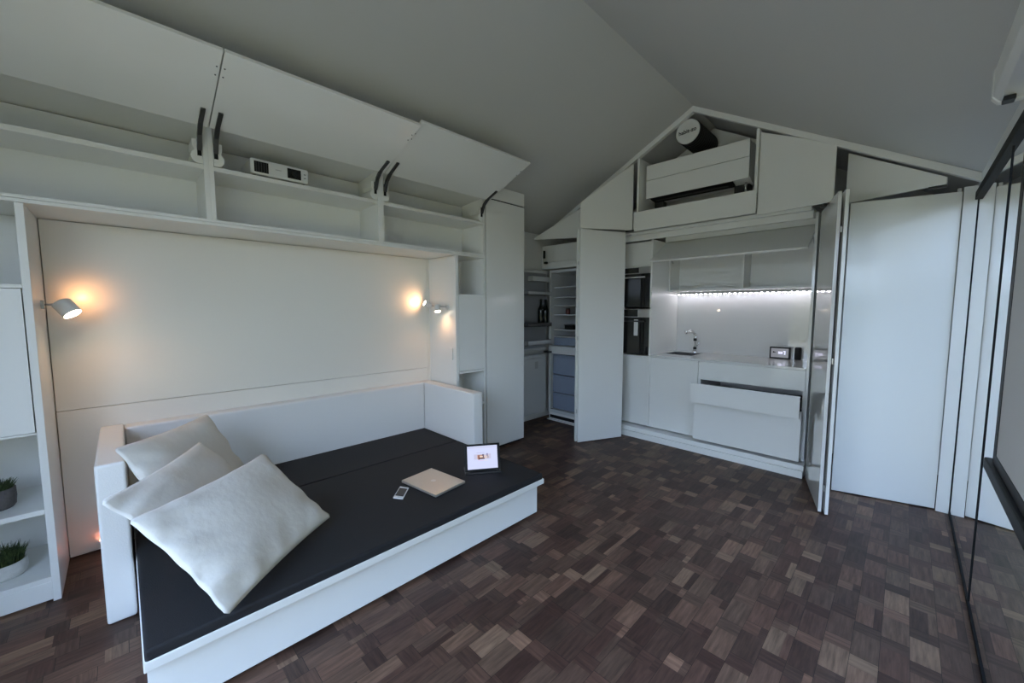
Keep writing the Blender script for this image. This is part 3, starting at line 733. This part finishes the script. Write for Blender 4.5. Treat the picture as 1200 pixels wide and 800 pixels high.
# base units
b1 = thing('base_cabinet', 'white base cabinet under the sink with one flat door', 'cabinet', (-1.78, 4.6, .1), 'kitchen base cabinets')
bm = BM()
for s in ((-2.034, -2.016, KF+.02, 4.93, .12, .90), (-1.522, -1.506, KF+.02, 4.93, .12, .90), (-2.016, -1.522, KF+.02, 4.93, .12, .138), (-2.016, -1.522, 4.912, 4.93, .138, .72)): box(bm, *s)
obj('carcass', bm, 'white', b1)
part('door', [(-2.033, -1.512, KF, KF+.019, .118, .920)], 'gloss', b1)
b2 = thing('drawer_cabinet', 'white drawer cabinet with two wide lower drawers pulled out', 'cabinet', (-1.05, 4.6, .1), 'kitchen base cabinets')
bm = BM()
for s in ((-1.505, -1.487, KF+.02, 4.93, .12, .90), (-.618, -.600, KF+.02, 4.93, .12, .90), (-1.487, -.618, KF+.02, 4.93, .12, .136), (-1.487, -.618, 4.912, 4.93, .136, .90)): box(bm, *s)
obj('carcass', bm, 'white', b2)
def drawer(yf, z0, z1, depth):
    d_ = part('drawer', [(-1.503, -.600, yf, yf+.019, z0, z1)], 'gloss', b2)
    bm = BM(); y1 = yf+depth; za, zb = z0+.03, max(z0+.05, z1-.08)
    for s in ((-1.48, -1.466, yf+.02, y1, za, zb), (-.641, -.627, yf+.02, y1, za, zb), (-1.466, -.641, yf+.02, y1, za, za+.012), (-1.466, -.641, y1-.012, y1, za+.012, zb)): box(bm, *s)
    obj('drawer_box', bm, 'hinge', d_)
drawer(KF, .735, .920, .52)
drawer(4.040, .530, .722, .52)
drawer(4.150, .126, .570, .50)
# step plinth
pl = thing('kitchen_plinth', 'stepped white plinth along the foot of the kitchen', 'plinth', (-1.6, 4.4, 0))
part('front_board', [(-2.62, -.56, 4.095, 4.12, 0, .062)], 'white', pl, .002)
part('tread', [(-2.62, -.56, 4.135, 4.90, .0, .102)], 'white', pl, .002)
part('groove', [(-2.62, -.56, 4.121, 4.134, 0, .045)], 'dark', pl, 0)
# worktop with sink cut-out
wt = thing('worktop', 'glossy white kitchen worktop', 'worktop', (-1.31, 4.6, .925))
bm = BM(); sx0, sx1, sy0, sy1 = -1.985, -1.665, 4.50, 4.80; wy0, wy1 = 4.236, 4.948
for s in ((KXL+.001, sx0, wy0, wy1, .925, .945), (sx1, KXR-.001, wy0, wy1, .925, .945), (sx0, sx1, wy0, sy0, .925, .945), (sx0, sx1, sy1, wy1, .925, .945)): box(bm, *s)
bmesh.ops.remove_doubles(bm, verts=bm.verts, dist=1e-5)
obj('slab', bm, 'worktop', wt)
sn = thing('sink', 'small dark steel sink let into the worktop', 'sink', (-1.825, 4.65, .78))
bm = BM()
for s in ((sx0+.001, sx0+.008, sy0+.001, sy1-.001, .77, .9465), (sx1-.008, sx1-.001, sy0+.001, sy1-.001, .77, .9465), (sx0+.008, sx1-.008, sy0+.001, sy0+.008, .77, .9465), (sx0+.008, sx1-.008, sy1-.008, sy1-.001, .77, .9465), (sx0+.008, sx1-.008, sy0+.008, sy1-.008, .77, .778)): box(bm, *s)
obj('basin', bm, 'sinksteel', sn)
obj('drain', lathe(BM(), (-1.825, 4.65, .7785), [(.035, 0), (.035, .004)], 20), 'dark', sn)
ft = thing('faucet', 'chrome kitchen faucet behind the sink', 'faucet', (-1.775, 4.865, .945))
obj('base', lathe(BM(), (-1.775, 4.865, .9452), [(.030, 0), (.028, .012), (.022, .018)], 20), 'chrome', ft)
obj('body', tube(BM(), [(-1.775, 4.865, .962), (-1.775, 4.865, 1.12), (-1.777, 4.855, 1.175)], [.018, .018, .017], 18), 'chrome', ft, 0, True)
obj('spout', tube(BM(), [(-1.777, 4.857, 1.165), (-1.795, 4.835, 1.195), (-1.83, 4.79, 1.200), (-1.855, 4.76, 1.185)], [.016, .018, .022, .022], 16), 'chrome', ft, 0, True)
obj('lever', tube(BM(), [(-1.757, 4.865, 1.03), (-1.735, 4.86, 1.04), (-1.72, 4.85, 1.085)], [.011, .008, .006], 12), 'chrome', ft, 0, True)
obj('ring', tube(BM(), [(-1.775, 4.865, 1.085), (-1.775, 4.865, 1.115)], .0195, 18), 'dark', ft)
obj('ring', tube(BM(), [(-1.775, 4.865, .985), (-1.775, 4.865, 1.012)], .0195, 18), 'dark', ft)
bs = part('backsplash', [(KXL+.001, KXR-.001, 4.949, 5.045, .945, 1.66)], 'splash', None, 0); tag(recenter(bs), 'plain glossy pale backsplash behind the worktop', 'backsplash')
ns = part('end_panel', [(KXR, KXR+.02, KF-.0, 4.962, .11, 2.286)], 'gloss', None, .001); tag(recenter(ns), 'glossy white end panel closing the kitchen on its right', 'panel')
# wall cupboard with lift-up front
wc = thing('wall_cupboard', 'long white wall cupboard with raised flap over the worktop', 'cupboard', (-1.31, 4.8, 1.66))
cy0 = 4.665
bm = BM()
for s in ((KXL+.002, KXL+.020, cy0, 4.946, 1.668, 2.235), (KXR-.020, KXR-.002, cy0, 4.946, 1.668, 2.235), (KXL+.020, KXR-.020, cy0, 4.946, 1.668, 1.690), (KXL+.020, KXR-.020, cy0, 4.946, 2.215, 2.235), (KXL+.020, KXR-.020, 4.930, 4.946, 1.690, 2.215)): box(bm, *s)
obj('carcass', bm, 'white', wc, .0008)
part('divider', [(-1.255, -1.236, cy0+.002, 4.930, 1.690, 2.215)], 'white', wc)
h0, h1 = Vector((0, 4.60, 2.228)), Vector((0, 4.155, 1.972)); d = (h1-h0).normalized(); n = Vector((0, -d.z, d.y))*.019
if n.z < 0: n = -n
bm = prism(BM(), [(KXL+.004, h0.y, h0.z), (KXL+.004, h1.y, h1.z), (KXL+.004, h1.y+n.y, h1.z+n.z), (KXL+.004, h0.y+n.y, h0.z+n.z)], (KXR-KXL-.03, 0, 0))
fl_ = obj('flap_door', bm, 'white', wc, .001)
for x in (KXL+.03, KXR-.045):
    obj('lift_arm', prism(BM(), [(x, 4.68, 2.02), (x, 4.70, 2.0), (x, 4.43, 2.118), (x, 4.43, 2.128)], (.012, 0, 0)), 'gplate', wc)
# led strip
ls = thing('led_strip', 'row of small bright leds under the wall cupboard', 'light strip', (-1.31, 4.87, 1.65))
part('rail', [(KXL+.03, KXR-.03, 4.862, 4.886, 1.6425, 1.6675)], 'gplate', ls, 0)
nled = 27; l0 = None
for k in range(nled):
    x = KXL+.045+(KXR-KXL-.09)*k/(nled-1)
    if l0 is None:
        l0 = part('led', [(x-.008, x+.008, 4.866, 4.882, 1.6345, 1.6424)], 'led', ls, .002); X0 = x
    else:
        c = l0.copy(); COL.objects.link(c); c.parent = ls; c.location = l0.location+Vector((x-X0, 0, 0))
# clock and speaker
ck = thing('digital_clock', 'black framed digital display standing on the worktop', 'clock', (-.92, 4.88, .945))
part('case', [(-1.010, -.828, 4.868, 4.895, .9455, 1.068)], 'dark', ck, .004)
part('display', [(-.996, -.842, 4.8665, 4.8685, .960, 1.054)], 'lcd', ck, 0)
bm = BM()
for s in ((-.932, -.892, 4.8655, 4.8668, .997, 1.022), (-.880, -.868, 4.8655, 4.8668, .990, 1.030), (-.888, -.880, 4.8655, 4.8668, 1.020, 1.030)): box(bm, *s)
obj('digits', bm, 'lcdlit', ck)
bm = BM()
for s in ((-.978, -.966, 4.8655, 4.8668, 1.006, 1.022), (-.970, -.952, 4.8655, 4.8668, 1.010, 1.016)): box(bm, *s)
obj('icon', bm, 'dark', ck)
spk = thing('speaker', 'small upright black speaker on the worktop right of the display', 'speaker', (-.74, 4.89, .945))
bm = lathe(BM(), (-.765, 4.89, .9456), [(.026, 0), (.030, .005), (.030, .118), (.027, .125)], 24); obj('body', bm, 'dark', spk, 0, True)
obj('top_ring', lathe(BM(), (-.765, 4.89, 1.0708), [(.022, 0), (.020, .004)], 20), 'hinge', spk)

# ------------------------------------------------------------------ projection screen
ps = thing('projection_screen', 'pulled-down projection screen hanging at the right edge', 'projection screen', (.21, .75, 1.0))
bm = prism(BM(), [(.150, -.55, 2.125), (.165, -.55, 2.105), (.268, -.55, 2.105), (.268, -.55, 2.225), (.165, -.55, 2.225), (.150, -.55, 2.205)], (0, 2.53, 0)); obj('housing', bm, 'screencase', ps, .004)
bm = prism(BM(), [(.148, 1.981, 2.122), (.163, 1.981, 2.102), (.270, 1.981, 2.102), (.270, 1.981, 2.228), (.163, 1.981, 2.228), (.148, 1.981, 2.208)], (0, .028, 0)); ec = obj('end_cap', bm, 'screencase', ps, .006)
for x, z in ((.168, 2.1005), (.225, 2.1005)):
    part('clip', [(x, x+.025, 1.93, 1.97, z-.012, z+.002)], 'dark', ps, .003)
for y in (-.3, 1.7):
    part('bracket', [(.268, XR-.001, y, y+.05, 2.12, 2.24)], 'screencase', ps, .002)
part('cloth', [(.2095, .2110, -.40, 1.805, 1.03, 2.104)], 'screen', ps, 0)
bm = BM()
for s in ((.2080, .2112, 1.805, 1.850, 1.0, 2.104), (.2080, .2112, -.45, -.40, 1.0, 2.104), (.2080, .2112, -.40, 1.805, 1.0, 1.03)): box(bm, *s)
obj('black_border', bm, 'dark', ps)
bm = box(BM(), .196, .224, -.46, 1.90, .964, 1.0); obj('weight_bar', bm, 'dark', ps, .005)

# ------------------------------------------------------------------ light
w = bpy.data.worlds.new('sky'); SC.world = w; w.use_nodes = True
N, L = w.node_tree.nodes, w.node_tree.links
bg = N['Background']
tcw = N.new('ShaderNodeTexCoord'); sx = N.new('ShaderNodeSeparateXYZ'); L.new(tcw.outputs['Generated'], sx.inputs[0])
mp = N.new('ShaderNodeMapRange'); L.new(sx.outputs[1], mp.inputs['Value'])
mp.inputs['From Min'].default_value = -1; mp.inputs['From Max'].default_value = .3; mp.inputs['To Min'].default_value = 8.0; mp.inputs['To Max'].default_value = 8.0
L.new(mp.outputs[0], bg.inputs['Strength'])
rp = N.new('ShaderNodeValToRGB'); e = rp.color_ramp.elements
e[0].position = 0; e[0].color = (.66, .81, 1.0, 1); e[1].position = .6; e[1].color = (.42, .62, 1.0, 1)
L.new(sx.outputs[2], rp.inputs[0]); L.new(rp.outputs[0], bg.inputs['Color'])
sl = bpy.data.lights.new('sun', 'SUN'); sl.energy = 10; sl.color = (1, .88, .62); sl.angle = math.radians(1)
so = bpy.data.objects.new('sun', sl); COL.objects.link(so); so.rotation_euler = Vector((.25, -.75, -1.0)).to_track_quat('-Z', 'Y').to_euler()

SC.cycles.use_denoising = True
SC.cycles.max_bounces = 10; SC.cycles.diffuse_bounces = 6; SC.cycles.glossy_bounces = 5
SC.cycles.sample_clamp_indirect = 6
SC.view_settings.view_transform = 'Standard'; SC.view_settings.look = 'None'
SC.view_settings.gamma = 1; SC.view_settings.use_curve_mapping = False
SC.view_settings.exposure = 0.22
